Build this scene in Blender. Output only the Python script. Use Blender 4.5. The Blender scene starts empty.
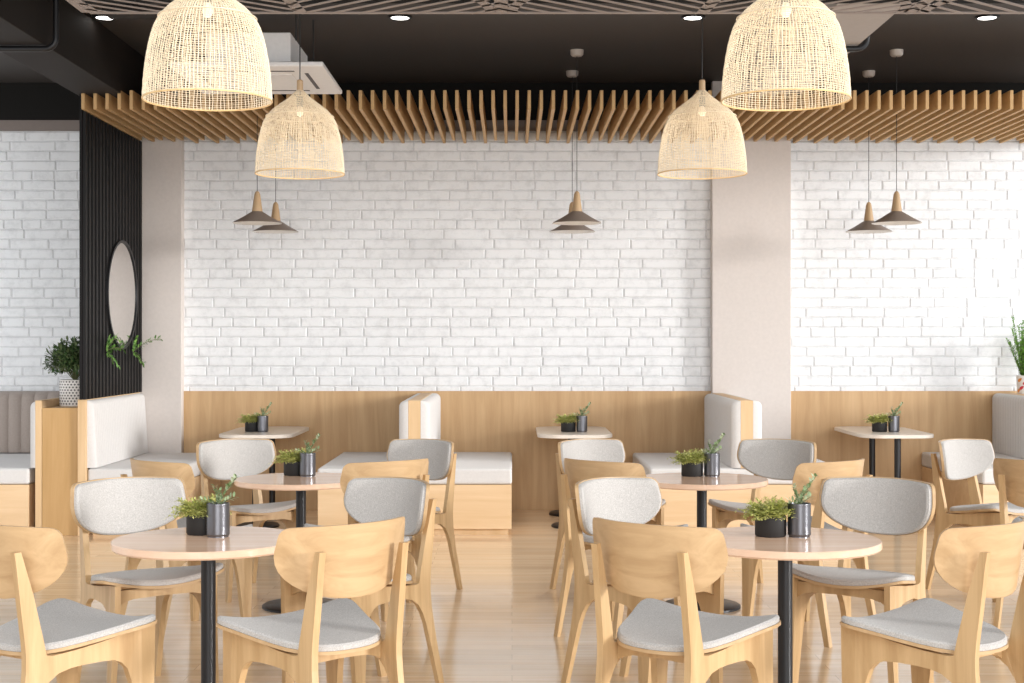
import bpy, bmesh, math, random
from mathutils import Vector, Matrix
PI = math.pi
R = math.radians
scn = bpy.context.scene
col = scn.collection
F = 1422.0                       # focal length in pixels of a 1024 px wide frame
K = F / 1368.0                   # all depths below were measured with 1368
H = 1.55
random.seed(4)

# ------------------------------------------------------------------ camera, light, exposure
cam_d = bpy.data.cameras.new('camera')
cam_d.sensor_width = 36.0
cam_d.lens = F / 1024.0 * 36.0
cam_d.clip_end = 100
cam = bpy.data.objects.new('camera', cam_d)
cam.location = (0, 0, H)
cam.rotation_euler = (R(90), 0, 0)
col.objects.link(cam)
scn.camera = cam

scn.view_settings.view_transform = 'Standard'
scn.view_settings.look = 'None'
scn.view_settings.gamma = 1.0
scn.view_settings.use_curve_mapping = False
scn.view_settings.exposure = 0.08

world = bpy.data.worlds.new('world')
scn.world = world
world.use_nodes = True
bg = world.node_tree.nodes['Background']
bg.inputs['Color'].default_value = (0.94, 0.97, 1.0, 1)
bg.inputs['Strength'].default_value = 1.12

def sun(name, direction, strength, angle, color):
    d = bpy.data.lights.new(name, 'SUN')
    d.energy = strength
    d.angle = R(angle)
    d.color = color
    o = bpy.data.objects.new(name, d)
    o.rotation_euler = Vector(direction).to_track_quat('-Z', 'Y').to_euler()
    o.location = (6, -2, 4)
    col.objects.link(o)
    return o
sun('sun', (-1.0, 0.42, -0.15), 2.6, 12, (1.0, 0.985, 0.965))

def area(name, loc, target, sx, sy, power, color=(1, 1, 1)):
    d = bpy.data.lights.new(name, 'AREA')
    d.shape = 'RECTANGLE'
    d.size = sx
    d.size_y = sy
    d.energy = power
    d.color = color
    o = bpy.data.objects.new(name, d)
    o.location = loc
    o.rotation_euler = (Vector(target) - Vector(loc)).to_track_quat('-Z', 'Y').to_euler()
    col.objects.link(o)
    return o
sun('front_daylight', (-0.25, 1.0, -0.15), 1.95, 50, (0.98, 0.99, 1.0))

# ------------------------------------------------------------------ materials
def new_mat(name):
    m = bpy.data.materials.new(name)
    m.use_nodes = True
    nt = m.node_tree
    return m, nt, nt.nodes['Principled BSDF']

def plain(name, c, rough=0.6, metal=0.0, spec=0.5):
    m, nt, b = new_mat(name)
    b.inputs['Base Color'].default_value = (*c, 1)
    b.inputs['Roughness'].default_value = rough
    b.inputs['Metallic'].default_value = metal
    b.inputs['Specular IOR Level'].default_value = spec
    n = nt.nodes.new('ShaderNodeTexNoise')
    n.inputs['Scale'].default_value = 35
    tc = nt.nodes.new('ShaderNodeTexCoord')
    nt.links.new(tc.outputs['Object'], n.inputs['Vector'])
    mx = nt.nodes.new('ShaderNodeMix')
    mx.data_type = 'RGBA'
    mx.inputs[6].default_value = (*[v * 0.93 for v in c], 1)
    mx.inputs[7].default_value = (*[min(1, v * 1.05) for v in c], 1)
    nt.links.new(n.outputs['Fac'], mx.inputs[0])
    nt.links.new(mx.outputs[2], b.inputs['Base Color'])
    return m

def wood(name, c1, c2, axis='Z', scale=1.0, rough=0.45, spec=0.4, planks=None, coat=0.0, contrast=(0.3, 0.72)):
    """stretched noise grain running along axis"""
    m, nt, b = new_mat(name)
    L = nt.links
    tc = nt.nodes.new('ShaderNodeTexCoord')
    mp = nt.nodes.new('ShaderNodeMapping')
    s = {'X': (0.7, 9, 9), 'Y': (9, 0.7, 9), 'Z': (9, 9, 0.7)}[axis]
    mp.inputs['Scale'].default_value = tuple(v * scale for v in s)
    L.new(tc.outputs['Object'], mp.inputs['Vector'])
    n = nt.nodes.new('ShaderNodeTexNoise')
    n.inputs['Scale'].default_value = 1.6
    n.inputs['Detail'].default_value = 7
    n.inputs['Roughness'].default_value = 0.62
    n.inputs['Distortion'].default_value = 0.6
    L.new(mp.outputs['Vector'], n.inputs['Vector'])
    cr = nt.nodes.new('ShaderNodeValToRGB')
    cr.color_ramp.elements[0].position = contrast[0]
    cr.color_ramp.elements[1].position = contrast[1]
    cr.color_ramp.elements[0].color = (*c2, 1)
    cr.color_ramp.elements[1].color = (*c1, 1)
    L.new(n.outputs['Fac'], cr.inputs['Fac'])
    out = cr.outputs['Color']
    if planks:
        br = nt.nodes.new('ShaderNodeTexBrick')
        br.inputs['Color1'].default_value = (1, 1, 1, 1)
        br.inputs['Color2'].default_value = (planks[2],) * 3 + (1,)
        br.inputs['Mortar'].default_value = (planks[3],) * 3 + (1,)
        br.inputs['Scale'].default_value = 1
        br.inputs['Mortar Size'].default_value = planks[4]
        br.inputs['Brick Width'].default_value = planks[0]
        br.inputs['Row Height'].default_value = planks[1]
        br.offset = 0.37
        mp2 = nt.nodes.new('ShaderNodeMapping')
        if len(planks) > 5:
            mp2.inputs['Rotation'].default_value = planks[5]
        L.new(tc.outputs['Object'], mp2.inputs['Vector'])
        L.new(mp2.outputs['Vector'], br.inputs['Vector'])
        mx = nt.nodes.new('ShaderNodeMix')
        mx.data_type = 'RGBA'
        mx.blend_type = 'MULTIPLY'
        mx.inputs[0].default_value = 1
        L.new(out, mx.inputs[6])
        L.new(br.outputs['Color'], mx.inputs[7])
        out = mx.outputs[2]
        # shift grain per plank
        ad = nt.nodes.new('ShaderNodeVectorMath')
        ad.operation = 'MULTIPLY_ADD'
        ad.inputs[1].default_value = (7, 7, 7)
        L.new(br.outputs['Color'], ad.inputs[0])
        L.new(mp.outputs['Vector'], ad.inputs[2])
        L.new(ad.outputs[0], n.inputs['Vector'])
    L.new(out, b.inputs['Base Color'])
    b.inputs['Roughness'].default_value = rough
    b.inputs['Specular IOR Level'].default_value = spec
    b.inputs['Coat Weight'].default_value = coat
    b.inputs['Coat Roughness'].default_value = 0.08
    return m

def fabric(name, c1, c2, scale=260, bump=0.3):
    m, nt, b = new_mat(name)
    L = nt.links
    tc = nt.nodes.new('ShaderNodeTexCoord')
    n = nt.nodes.new('ShaderNodeTexNoise')
    n.inputs['Scale'].default_value = scale
    n.inputs['Detail'].default_value = 4
    n.inputs['Roughness'].default_value = 0.75
    L.new(tc.outputs['Object'], n.inputs['Vector'])
    cr = nt.nodes.new('ShaderNodeValToRGB')
    cr.color_ramp.elements[0].position = 0.33
    cr.color_ramp.elements[1].position = 0.67
    cr.color_ramp.elements[0].color = (*c2, 1)
    cr.color_ramp.elements[1].color = (*c1, 1)
    L.new(n.outputs['Fac'], cr.inputs['Fac'])
    L.new(cr.outputs['Color'], b.inputs['Base Color'])
    bp = nt.nodes.new('ShaderNodeBump')
    bp.inputs['Strength'].default_value = bump
    bp.inputs['Distance'].default_value = 0.002
    L.new(n.outputs['Fac'], bp.inputs['Height'])
    L.new(bp.outputs['Normal'], b.inputs['Normal'])
    b.inputs['Roughness'].default_value = 0.95
    b.inputs['Specular IOR Level'].default_value = 0.1
    b.inputs['Sheen Weight'].default_value = 0.15
    return m

def brick_mat(name, c, grey):
    m, nt, b = new_mat(name)
    L = nt.links
    tc = nt.nodes.new('ShaderNodeTexCoord')
    n = nt.nodes.new('ShaderNodeTexNoise')
    n.inputs['Scale'].default_value = 9
    n.inputs['Detail'].default_value = 8
    n.inputs['Roughness'].default_value = 0.7
    L.new(tc.outputs['Object'], n.inputs['Vector'])
    cr = nt.nodes.new('ShaderNodeValToRGB')
    cr.color_ramp.elements[0].position = 0.30
    cr.color_ramp.elements[1].position = 0.52
    cr.color_ramp.elements[0].color = (*grey, 1)
    cr.color_ramp.elements[1].color = (*c, 1)
    L.new(n.outputs['Fac'], cr.inputs['Fac'])
    L.new(cr.outputs['Color'], b.inputs['Base Color'])
    n2 = nt.nodes.new('ShaderNodeTexNoise')
    n2.inputs['Scale'].default_value = 30
    n2.inputs['Detail'].default_value = 6
    L.new(tc.outputs['Object'], n2.inputs['Vector'])
    bp = nt.nodes.new('ShaderNodeBump')
    bp.inputs['Strength'].default_value = 0.25
    bp.inputs['Distance'].default_value = 0.006
    L.new(n2.outputs['Fac'], bp.inputs['Height'])
    L.new(bp.outputs['Normal'], b.inputs['Normal'])
    b.inputs['Roughness'].default_value = 0.85
    b.inputs['Specular IOR Level'].default_value = 0.2
    return m

def emit(name, c, s):
    m, nt, b = new_mat(name)
    b.inputs['Base Color'].default_value = (*c, 1)
    b.inputs['Emission Color'].default_value = (*c, 1)
    b.inputs['Emission Strength'].default_value = s
    return m

def leafm(name, c1, c2):
    m, nt, b = new_mat(name)
    L = nt.links
    g = nt.nodes.new('ShaderNodeNewGeometry')
    mx = nt.nodes.new('ShaderNodeMix')
    mx.data_type = 'RGBA'
    mx.inputs[6].default_value = (*c1, 1)
    mx.inputs[7].default_value = (*c2, 1)
    L.new(g.outputs['Random Per Island'], mx.inputs[0])
    L.new(mx.outputs[2], b.inputs['Base Color'])
    b.inputs['Roughness'].default_value = 0.5
    b.inputs['Subsurface Weight'].default_value = 0.0
    return m

M = dict(
    floor=wood('floor_planks', (0.95, 0.76, 0.54), (0.84, 0.60, 0.38), 'X', 1.0, 0.17, 0.7,
               planks=(1.5, 0.11, 0.86, 0.62, 0.0016), coat=0.25),
    brick=brick_mat('white_painted_brick', (0.83, 0.835, 0.845), (0.69, 0.695, 0.705)),
    mortar=brick_mat('mortar_joint_shade', (0.68, 0.68, 0.69), (0.58, 0.58, 0.59)),  # white mortar greyed: shadow lines between the bricks put into its colour
    pillar=plain('pillar_plaster', (0.66, 0.60, 0.56), 0.8),
    panel=wood('oak_wall_panel', (0.66, 0.44, 0.24), (0.50, 0.31, 0.15), 'Z', 0.8, 0.5, 0.3,
               planks=(6.0, 0.23, 0.88, 0.85, 0.0008, (0, R(90), 0))),
    bench_wood=wood('pale_oak_front', (0.78, 0.57, 0.36), (0.66, 0.45, 0.25), 'X', 0.7, 0.5, 0.3),
    cap_wood=wood('pale_oak_edge', (0.72, 0.51, 0.30), (0.60, 0.40, 0.21), 'Z', 0.9, 0.5, 0.3),
    dark_oak=wood('honey_oak', (0.56, 0.35, 0.16), (0.44, 0.26, 0.10), 'Z', 0.7, 0.5, 0.3),
    slat=wood('slat_wood', (0.62, 0.40, 0.19), (0.50, 0.31, 0.14), 'Y', 0.8, 0.55, 0.3),
    chair=wood('birch_plywood', (0.64, 0.44, 0.235), (0.43, 0.265, 0.12), 'Z', 1.0, 0.42, 0.4),
    chair_back=wood('birch_veneer', (0.61, 0.42, 0.235), (0.44, 0.28, 0.14), 'X', 1.1, 0.4, 0.4),
    table=wood('pink_beech_top', (0.93, 0.67, 0.49), (0.84, 0.55, 0.38), 'X', 1.1, 0.16, 0.4, coat=0.0),
    cream=plain('cream_laminate', (0.72, 0.65, 0.57), 0.3),
    black=plain('black_metal', (0.018, 0.018, 0.020), 0.4, 0.3),
    white_vinyl=fabric('white_vinyl', (0.66, 0.64, 0.625), (0.62, 0.60, 0.585), 60, 0.05),
    taupe_vinyl=fabric('taupe_vinyl', (0.40, 0.34, 0.30), (0.36, 0.30, 0.265), 60, 0.05),
    fabric=fabric('grey_wool', (0.60, 0.575, 0.55), (0.36, 0.34, 0.32), 230),
    ceiling=plain('dark_ceiling', (0.042, 0.034, 0.029), 0.6),
    upper_wall=plain('black_upper_wall', (0.010, 0.009, 0.008), 0.8, spec=0.2),
    beam=plain('dark_beam', (0.022, 0.018, 0.016), 0.7, spec=0.2),
    beam_pale=plain('grey_beam', (0.42, 0.38, 0.36), 0.6),
    band=plain('taupe_band', (0.22, 0.18, 0.16), 0.7),
    lattice=plain('taupe_lattice', (0.34, 0.29, 0.27), 0.6),
    fluted=plain('black_fluted', (0.007, 0.006, 0.006), 0.5, spec=0.18),
    mirror=plain('mirror_glass', (0.85, 0.85, 0.85), 0.02, 1.0),
    rattan=plain('rattan', (0.85, 0.73, 0.55), 0.55),
    rattan_rim=plain('rattan_rim', (0.80, 0.56, 0.28), 0.55),
    neck=wood('lamp_neck_wood', (0.52, 0.36, 0.21), (0.44, 0.29, 0.16), 'Z', 1.0),
    cone=plain('brown_shade', (0.24, 0.195, 0.165), 0.5),
    cone_in=plain('white_shade_lining', (0.85, 0.83, 0.80), 0.5),
    cable=plain('black_cable', (0.02, 0.02, 0.02), 0.6),
    ac=plain('white_plastic', (0.80, 0.77, 0.75), 0.45),
    ac_dark=plain('vent_slot', (0.10, 0.09, 0.09), 0.7),
    rose=plain('beige_plastic', (0.60, 0.53, 0.47), 0.5),
    gun=plain('gunmetal', (0.17, 0.17, 0.185), 0.3, 0.85),
    pot_black=plain('matt_black_pot', (0.016, 0.015, 0.015), 0.6),
    soil=plain('soil', (0.03, 0.022, 0.015), 0.95),
    fern=leafm('yellow_green_fronds', (0.78, 0.74, 0.28), (0.40, 0.46, 0.11)),
    sprig=leafm('olive_leaves', (0.13, 0.22, 0.07), (0.52, 0.58, 0.38)),
    bush=leafm('dark_green_leaves', (0.025, 0.08, 0.015), (0.15, 0.19, 0.08)),
    bush_light=leafm('bright_green_leaves', (0.10, 0.26, 0.03), (0.22, 0.45, 0.07)),
    spray_leaf=leafm('spray_leaves', (0.03, 0.10, 0.015), (0.22, 0.42, 0.09)),
    stem=plain('stem', (0.12, 0.13, 0.05), 0.8),
    lamp_glow=emit('lamp_glow', (1.0, 0.97, 0.92), 6),
    bulb=emit('warm_bulb', (1.0, 0.88, 0.70), 0.15),
    orange=plain('orange_print', (0.75, 0.28, 0.05), 0.5),
    red=plain('red_print', (0.62, 0.03, 0.05), 0.5),
    pot_white=plain('white_ceramic', (0.78, 0.74, 0.70), 0.35),
)

# ------------------------------------------------------------------ mesh helpers
class MB:
    def __init__(s):
        s.v = []; s.f = []; s.m = []
    def quad(s, pts, mi=0):
        b = len(s.v); s.v += [tuple(p) for p in pts]; s.f.append(tuple(range(b, b + len(pts)))); s.m.append(mi)
    def box(s, x0, x1, y0, y1, z0, z1, mi=0):
        b = len(s.v)
        s.v += [(x0, y0, z0), (x1, y0, z0), (x1, y1, z0), (x0, y1, z0), (x0, y0, z1), (x1, y0, z1), (x1, y1, z1), (x0, y1, z1)]
        for q in ((0, 3, 2, 1), (4, 5, 6, 7), (0, 1, 5, 4), (1, 2, 6, 5), (2, 3, 7, 6), (3, 0, 4, 7)):
            s.f.append(tuple(b + i for i in q)); s.m.append(mi)
    def grid(s, P, closeu=False, closev=False, mi=0, flip=False):
        n = len(P); k = len(P[0]); b = len(s.v)
        for row in P: s.v += [tuple(p) for p in row]
        for i in range(n if closeu else n - 1):
            for j in range(k if closev else k - 1):
                i2 = (i + 1) % n; j2 = (j + 1) % k
                q = (b + i * k + j, b + i * k + j2, b + i2 * k + j2, b + i2 * k + j)
                s.f.append(q[::-1] if flip else q); s.m.append(mi)
    def lathe(s, prof, n=32, cx=0, cy=0, mi=0):
        s.grid([[(cx + r * math.cos(2 * PI * j / n), cy + r * math.sin(2 * PI * j / n), z) for j in range(n)] for r, z in prof], closev=True, mi=mi)
    def tube(s, pts, r, n=6, closed=False, mi=0, cap=True):
        pts = [Vector(p) for p in pts]
        m = len(pts); rows = []
        up = None
        for i, p in enumerate(pts):
            a = pts[(i - 1) % m] if (closed or i > 0) else p
            c = pts[(i + 1) % m] if (closed or i < m - 1) else p
            t = (c - a).normalized()
            if up is None:
                up = Vector((0, 0, 1)) if abs(t.z) < 0.9 else Vector((1, 0, 0))
            x = t.cross(up)
            if x.length < 1e-6: x = t.orthogonal()
            x.normalize(); y = x.cross(t).normalized(); up = y
            rr = r[i] if isinstance(r, (list, tuple)) else r
            rows.append([p + (x * math.cos(2 * PI * j / n) + y * math.sin(2 * PI * j / n)) * rr for j in range(n)])
        s.grid(rows, closeu=closed, closev=True, mi=mi)
        if cap and not closed:
            s.quad(rows[0], mi); s.quad(rows[-1][::-1], mi)
    def prism(s, poly, axis, a, b_, mi=0, fn=None):
        """extrude 2D polygon between a and b_ along axis; X: poly=(y,z), Y: poly=(x,z), Z: poly=(x,y)"""
        def P(p, t):
            q = {'X': (t, p[0], p[1]), 'Y': (p[0], t, p[1]), 'Z': (p[0], p[1], t)}[axis]
            return fn(q) if fn else q
        A = [P(p, a) for p in poly]; B = [P(p, b_) for p in poly]
        s.quad(A[::-1], mi); s.quad(B, mi)
        for i in range(len(poly)):
            j = (i + 1) % len(poly)
            s.quad([A[i], A[j], B[j], B[i]], mi)
    def build(s, name, mats, parent=None, smooth=False, bevel=0, weld=True, seg=2):
        me = bpy.data.meshes.new(name)
        me.from_pydata(s.v, [], s.f)
        if not isinstance(mats, (list, tuple)): mats = [mats]
        for m in mats: me.materials.append(M[m] if isinstance(m, str) else m)
        me.polygons.foreach_set('material_index', s.m)
        bm = bmesh.new(); bm.from_mesh(me)
        if weld: bmesh.ops.remove_doubles(bm, verts=bm.verts, dist=1e-5)
        bmesh.ops.recalc_face_normals(bm, faces=bm.faces)
        bm.to_mesh(me); bm.free()
        if smooth:
            me.polygons.foreach_set('use_smooth', [True] * len(me.polygons))
        o = bpy.data.objects.new(name, me)
        col.objects.link(o)
        if parent: o.parent = parent
        if bevel:
            md = o.modifiers.new('bevel', 'BEVEL'); md.width = bevel; md.segments = seg; md.limit_method = 'ANGLE'; md.angle_limit = R(35)
            me.polygons.foreach_set('use_smooth', [True] * len(me.polygons))
            md.harden_normals = True
        elif smooth:
            try:
                me.set_sharp_from_angle(angle=R(40))
            except Exception:
                pass
        return o

def tag(o, label=None, cat=None, group=None, kind=None):
    if label: o['label'] = label
    if cat: o['category'] = cat
    if group: o['group'] = group
    if kind: o['kind'] = kind
    return o

def empty(name, loc=(0, 0, 0), rz=0):
    o = bpy.data.objects.new(name, None)
    o.empty_display_size = 0.1
    o.location = loc; o.rotation_euler = (0, 0, rz)
    col.objects.link(o)
    return o

def copy_tree(o, parent=None):
    c = o.copy(); col.objects.link(c); c.parent = parent
    for ch in list(o.children): copy_tree(ch, c)
    return c

def struct(o):
    o['kind'] = 'structure'; return o

# ------------------------------------------------------------------ key dimensions
YW = 12.61 * K                    # brick wall plane
YP = 12.50 * K                    # pillar fronts
YB = 10.93 * K                    # bench fronts
ZC = 3.93                         # ceiling
ZPAN = 1.094                      # top of timber dado
XL, XR = -5.6, 5.6

# ------------------------------------------------------------------ room
b = MB(); b.box(XL, XR, -4, YW + 0.2, -0.1, 0); struct(b.build('floor', 'floor'))
b = MB(); b.box(XL, XR, 4.9, YW + 0.2, ZC, ZC + 0.15); struct(b.build('ceiling', 'ceiling'))

def brick_wall():
    b = MB()
    b.box(XL, XR, YW + 0.006, YW + 0.2, 0, ZC, 1)
    rng = random.Random(11)
    rowh = 0.0903; z = ZPAN - 0.045; r = 0
    while z < 3.5:
        x = XL - rng.random() * 0.3
        short = (r % 5 == 2)
        while x < XR:
            w = rng.choice((0.17, 0.19, 0.21)) if short else rng.choice((0.22, 0.30, 0.36, 0.40, 0.42))
            if x > -5.2 and x + w < 5.4:
                g = 0.003 + rng.random() * 0.003
                x0, x1 = x + g, x + w - g
                z0, z1 = z + 0.003 + rng.random() * 0.003, z + rowh - 0.003 - rng.random() * 0.003
                d = YW - rng.random() * 0.004
                e = 0.007
                back = YW + 0.007
                n = 5
                xs = [x0 + (x1 - x0) * i / n for i in range(n + 1)]
                ju = [rng.uniform(-.0022, .0022) for _ in xs]; jl = [rng.uniform(-.0022, .0022) for _ in xs]
                rows = [[(xx, back, z0 + j) for xx, j in zip(xs, jl)],
                        [(min(max(xx, x0 + e), x1 - e), d, z0 + e + j) for xx, j in zip(xs, jl)],
                        [(min(max(xx, x0 + e), x1 - e), d, z1 - e + j) for xx, j in zip(xs, ju)],
                        [(xx, back, z1 + j) for xx, j in zip(xs, ju)]]
                b.grid(rows)
                b.quad([rows[0][0], rows[1][0], rows[2][0], rows[3][0]])
                b.quad([rows[0][-1], rows[1][-1], rows[2][-1], rows[3][-1]])
            x += w
        z += rowh; r += 1
    struct(b.build('wall_back', ['brick', 'mortar'], weld=False))
brick_wall()
# dark strip of wall above the bricks and the taupe band below it
b = MB(); b.box(XL, XR, YW - 0.03, YW + 0.02, 3.58, ZC); struct(b.build('trim_1', 'upper_wall'))
b = MB(); b.box(XL, XR, YW - 0.035, YW + 0.02, 3.49, 3.585); struct(b.build('trim_2', 'band'))
# timber dado between and beside the pillars
b = MB()
b.box(-3.02, 1.83, YW - 0.03, YW + 0.01, 0, ZPAN)
struct(b.build('trim_3', 'panel', bevel=0.002))
b = MB()
b.box(2.55, XR, YW - 0.03, YW + 0.01, 0, ZPAN)
struct(b.build('trim_4', 'panel', bevel=0.002))

b = MB(); b.box(-3.75, -3.02, YP, YW + 0.1, 0, ZC); struct(b.build('trim_5', 'pillar', bevel=0.006))
b = MB(); b.box(1.83, 2.55, YP, YW + 0.1, 0, ZC); struct(b.build('trim_6', 'pillar', bevel=0.006))
# beams under the ceiling
b = MB(); b.box(-3.44, -3.075, 4.9, YP - 0.01, 3.50, ZC); struct(b.build('trim_7', 'beam', bevel=0.004))
b = MB(); b.box(1.88, 2.28, 4.9, 10.72 * K, 3.50, ZC); struct(b.build('trim_8', 'beam_pale', bevel=0.004))

# conduits wrapping the beams
def conduit(x0, x1, y, label):
    b = MB(); z = 3.475; r = 0.07; pts = []
    pts.append((x0, y, ZC)); pts.append((x0, y, z + r))
    for k in range(1, 6):
        a = k / 6 * PI / 2; pts.append((x0 + r - r * math.cos(a), y, z + r - r * math.sin(a)))
    pts.append((x0 + r, y, z)); pts.append((x1 - r, y, z))
    for k in range(1, 6):
        a = k / 6 * PI / 2; pts.append((x1 - r + r * math.sin(a), y, z + r - r * math.cos(a)))
    pts.append((x1, y, z + r)); pts.append((x1, y, ZC))
    b.tube(pts, 0.02, 10)
    tag(b.build('conduit', 'black', smooth=True), label, 'pipe')
conduit(-3.50, -3.0, 9.0 * K, 'black bent conduit wrapped round the dark ceiling beam at upper left')
conduit(1.80, 2.335, 9.0 * K, 'black bent conduit wrapped round the pale grey ceiling beam, behind the right large rattan lamp')

# ------------------------------------------------------------------ timber ceiling fins
fin0 = None
sp = 0.0948
for i in range(88):
    x = -3.372 + i * sp
    near = 10.75 * K; far = (12.60 if i % 2 else 12.42) * K
    if fin0 is None:
        b = MB(); b.box(-0.013, 0.013, 0, 1, 0, 0.150)
    b = MB() ; b.box(-0.013, 0.013, 0, far - near, 0, 0.150)
    key = i % 2
    if i < 2:
        o = b.build('ceiling_fin', 'slat', bevel=0.0015, seg=1)
        (globals().__setitem__('fin_a', o) if key == 0 else globals().__setitem__('fin_b', o))
    else:
        o = (globals()['fin_a'] if key == 0 else globals()['fin_b']).copy(); col.objects.link(o)
    o.location = (x, near, 3.375)
    tag(o, 'brown timber fin hanging under the dark ceiling in the long even row', 'ceiling fin', 'timber fins in the row below the ceiling')

# ------------------------------------------------------------------ lattice panel near the camera
def lattice():
    yf = 7.73 * K; y0 = 6.2 * K; z = 3.40; xl = -2.42; xr = 3.6
    root = empty('ceiling_lattice', ((xl + xr) / 2, (yf + y0) / 2, z))
    tag(root, 'taupe cut-out ceiling screen of slanting bars and curved ribs along the top edge', 'ceiling panel')
    def W(p): return (p[0] - root.location.x, p[1] - root.location.y, p[2] - root.location.z)
    f = MB(); t = 0.006
    f.box(xl, xr, yf - 0.035, yf, z, z + t); f.box(xl, xr, y0, y0 + 0.04, z, z + t)
    f.box(xl, xl + 0.04, y0, yf, z, z + t); f.box(xr - 0.04, xr, y0, yf, z, z + t)
    f.v = [W(p) for p in f.v]
    f.build('frame', 'lattice', root)
    k_ = MB(); k_.box(xl, xr, y0, yf, z + .06, z + .07); k_.v = [W(p) for p in k_.v]; k_.build('void_shade_sheet', 'upper_wall', root)  # added black sheet, stands in for the shade in the void above the bars
    stems = [-2.37, -1.205, -0.06, 1.09, 2.25, 3.40]
    def bar(mb, x0, ya, x1, yb, w):
        d = Vector((x1 - x0, yb - ya)); n = Vector((-d.y, d.x)).normalized() * w / 2
        P = [(x0 + n.x, ya + n.y), (x0 - n.x, ya - n.y), (x1 - n.x, yb - n.y), (x1 + n.x, yb + n.y)]
        mb.prism([W((p[0], p[1], 0))[:2] for p in P], 'Z', 0.001, t - 0.002)
    def clip(x0, ya, x1, yb, xa, xb):
        # clip to cell
        T0, T1 = 0.0, 1.0
        for (p, q, lo, hi) in ((x0, x1, xa, xb), (ya, yb, y0, yf)):
            d = q - p
            if abs(d) < 1e-9:
                if p < lo or p > hi: return None
                continue
            ta, tb = (lo - p) / d, (hi - p) / d
            if ta > tb: ta, tb = tb, ta
            T0 = max(T0, ta); T1 = min(T1, tb)
        if T1 <= T0: return None
        return (x0 + (x1 - x0) * T0, ya + (yb - ya) * T0, x0 + (x1 - x0) * T1, ya + (yb - ya) * T1)
    bars = MB(); cnt = 0
    for ci in range(len(stems) - 1):
        xa, xb = stems[ci], stems[ci + 1]
        s = 1 if ci % 2 == 0 else -1          # slant alternates
        s = {0: 1, 1: -1, 2: 1, 3: -1, 4: 1}[ci]
        slope = 0.80 * s
        c = -1.6
        while c < 3.4:
            q = clip(xa, y0 + c - (0 if s > 0 else 0), xb, y0 + c + slope * (xb - xa), xa, xb)
            if q: bar(bars, *q, 0.028)
            c += 0.128
    bars.build('slanting_bar', 'lattice', root)['kind'] = 'stuff'
    for i, x in enumerate(stems[:-1]):
        r_ = MB()
        if i == 2:
            bar(r_, x, y0, x, yf, 0.075)
        elif i in (0, 1):
            bar(r_, x - 0.10, y0, x + 0.02, yf, 0.07)
        else:
            bar(r_, x + 0.12, y0, x - 0.02, yf, 0.07)
        r_.build('rib', 'lattice', root)
        if i in (2, 4):
            for s in (-1, 1):
                a_ = MB(); pl = []
                for k in range(13):
                    u = k / 12
                    px = x + s * (0.06 + 0.55 * u * u); py = yf - 0.02 - 0.75 * u ** 0.85
                    pl.append((px, py))
                for k in range(12): bar(a_, *pl[k], *pl[k + 1], 0.06)
                a_.build('curved_rib', 'lattice', root)
lattice()

# ------------------------------------------------------------------ downlights
def downlight(x, lab, cone=84):
    r = empty('downlight', (x, 10.02 * K, ZC))
    tag(r, lab, 'ceiling light', 'recessed downlights in the dark ceiling')
    b = MB(); b.lathe([(0.085, 0.0), (0.088, -0.012), (0.078, -0.016), (0.066, -0.012), (0.066, 0.0)], 28); b.build('trim_ring', 'black', r, smooth=True)
    b = MB(); b.lathe([(0.0005, -0.010), (0.066, -0.010)], 28); b.build('diffuser', 'lamp_glow', r)
    d = bpy.data.lights.new('downlight_beam', 'SPOT'); d.energy = 110 if cone > 50 else 4; d.spot_size = R(cone); d.spot_blend = 0.6; d.shadow_soft_size = 0.06; d.color = (1.0, 0.97, 0.93)
    lo = bpy.data.objects.new('downlight_beam', d); lo.location = (0, 0, -0.03); lo.parent = r; col.objects.link(lo)
for x, l in ((-2.98, 'round white recessed downlight beside the dark ceiling beam, far left'),
             (-0.82, 'round white recessed downlight nearest the white ceiling air conditioner, left of centre'),
             (1.326, 'round white recessed downlight between the two right rattan lamps'),
             (3.48, 'round white recessed downlight at the upper right corner')):
    downlight(x, l, 20 if x < -2.5 else 84)

# ------------------------------------------------------------------ ceiling cassette
def cassette():
    y0, y1 = 9.2 * K, 10.24 * K; z = 3.40
    xr = -1.27; xl = -2.31
    r = empty('air_conditioner', ((xl + xr) / 2, (y0 + y1) / 2, z))
    tag(r, 'white ceiling cassette air conditioner partly hidden by the left large rattan lamp', 'air conditioner')
    w = (xr - xl) / 2; d = (y1 - y0) / 2
    b = MB()
    b.box(-w, w, -d, d, 0, 0.035); b.build('panel', 'ac', r, bevel=0.01)
    b = MB(); b.box(-w + 0.22, w - 0.24, -d + 0.14, d - 0.14, 0.035, 0.26); b.build('body', 'ac', r, bevel=0.008)
    b = MB(); b.box(-0.27, 0.27, -0.27, 0.27, -0.006, 0.002); b.build('intake_grille', 'ac', r, bevel=0.004)
    for k in range(4):
        b = MB(); b.box(-0.30, 0.30, 0.36, 0.385, -0.0025, 0.001)
        o = b.build('vent_slot', 'ac_dark', r); o.rotation_euler = (0, 0, k * PI / 2)
    for sx in (-1, 1):
        for sy in (-1, 1):
            b = MB(); b.tube([(sx * (w - .2), sy * (d - .12), 0.2), (sx * (w - .2), sy * (d - .12), ZC - z)], 0.006, 6); b.build('hanging_rod', 'cable', r, smooth=True)
cassette()
# dark duct left of the cassette
b = MB(); b.box(-0.15, 0.30, -0.1, 0.1, 0, 0.05); b.box(-0.05, 0.05, -0.05, 0.05, 0.05, ZC - 3.69)
o = b.build('duct', 'beam', bevel=0.006); o.location = (-2.52, 9.0 * K, 3.69); tag(o, 'dark flat duct behind the left large rattan lamp, left of the air conditioner', 'duct')

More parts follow.
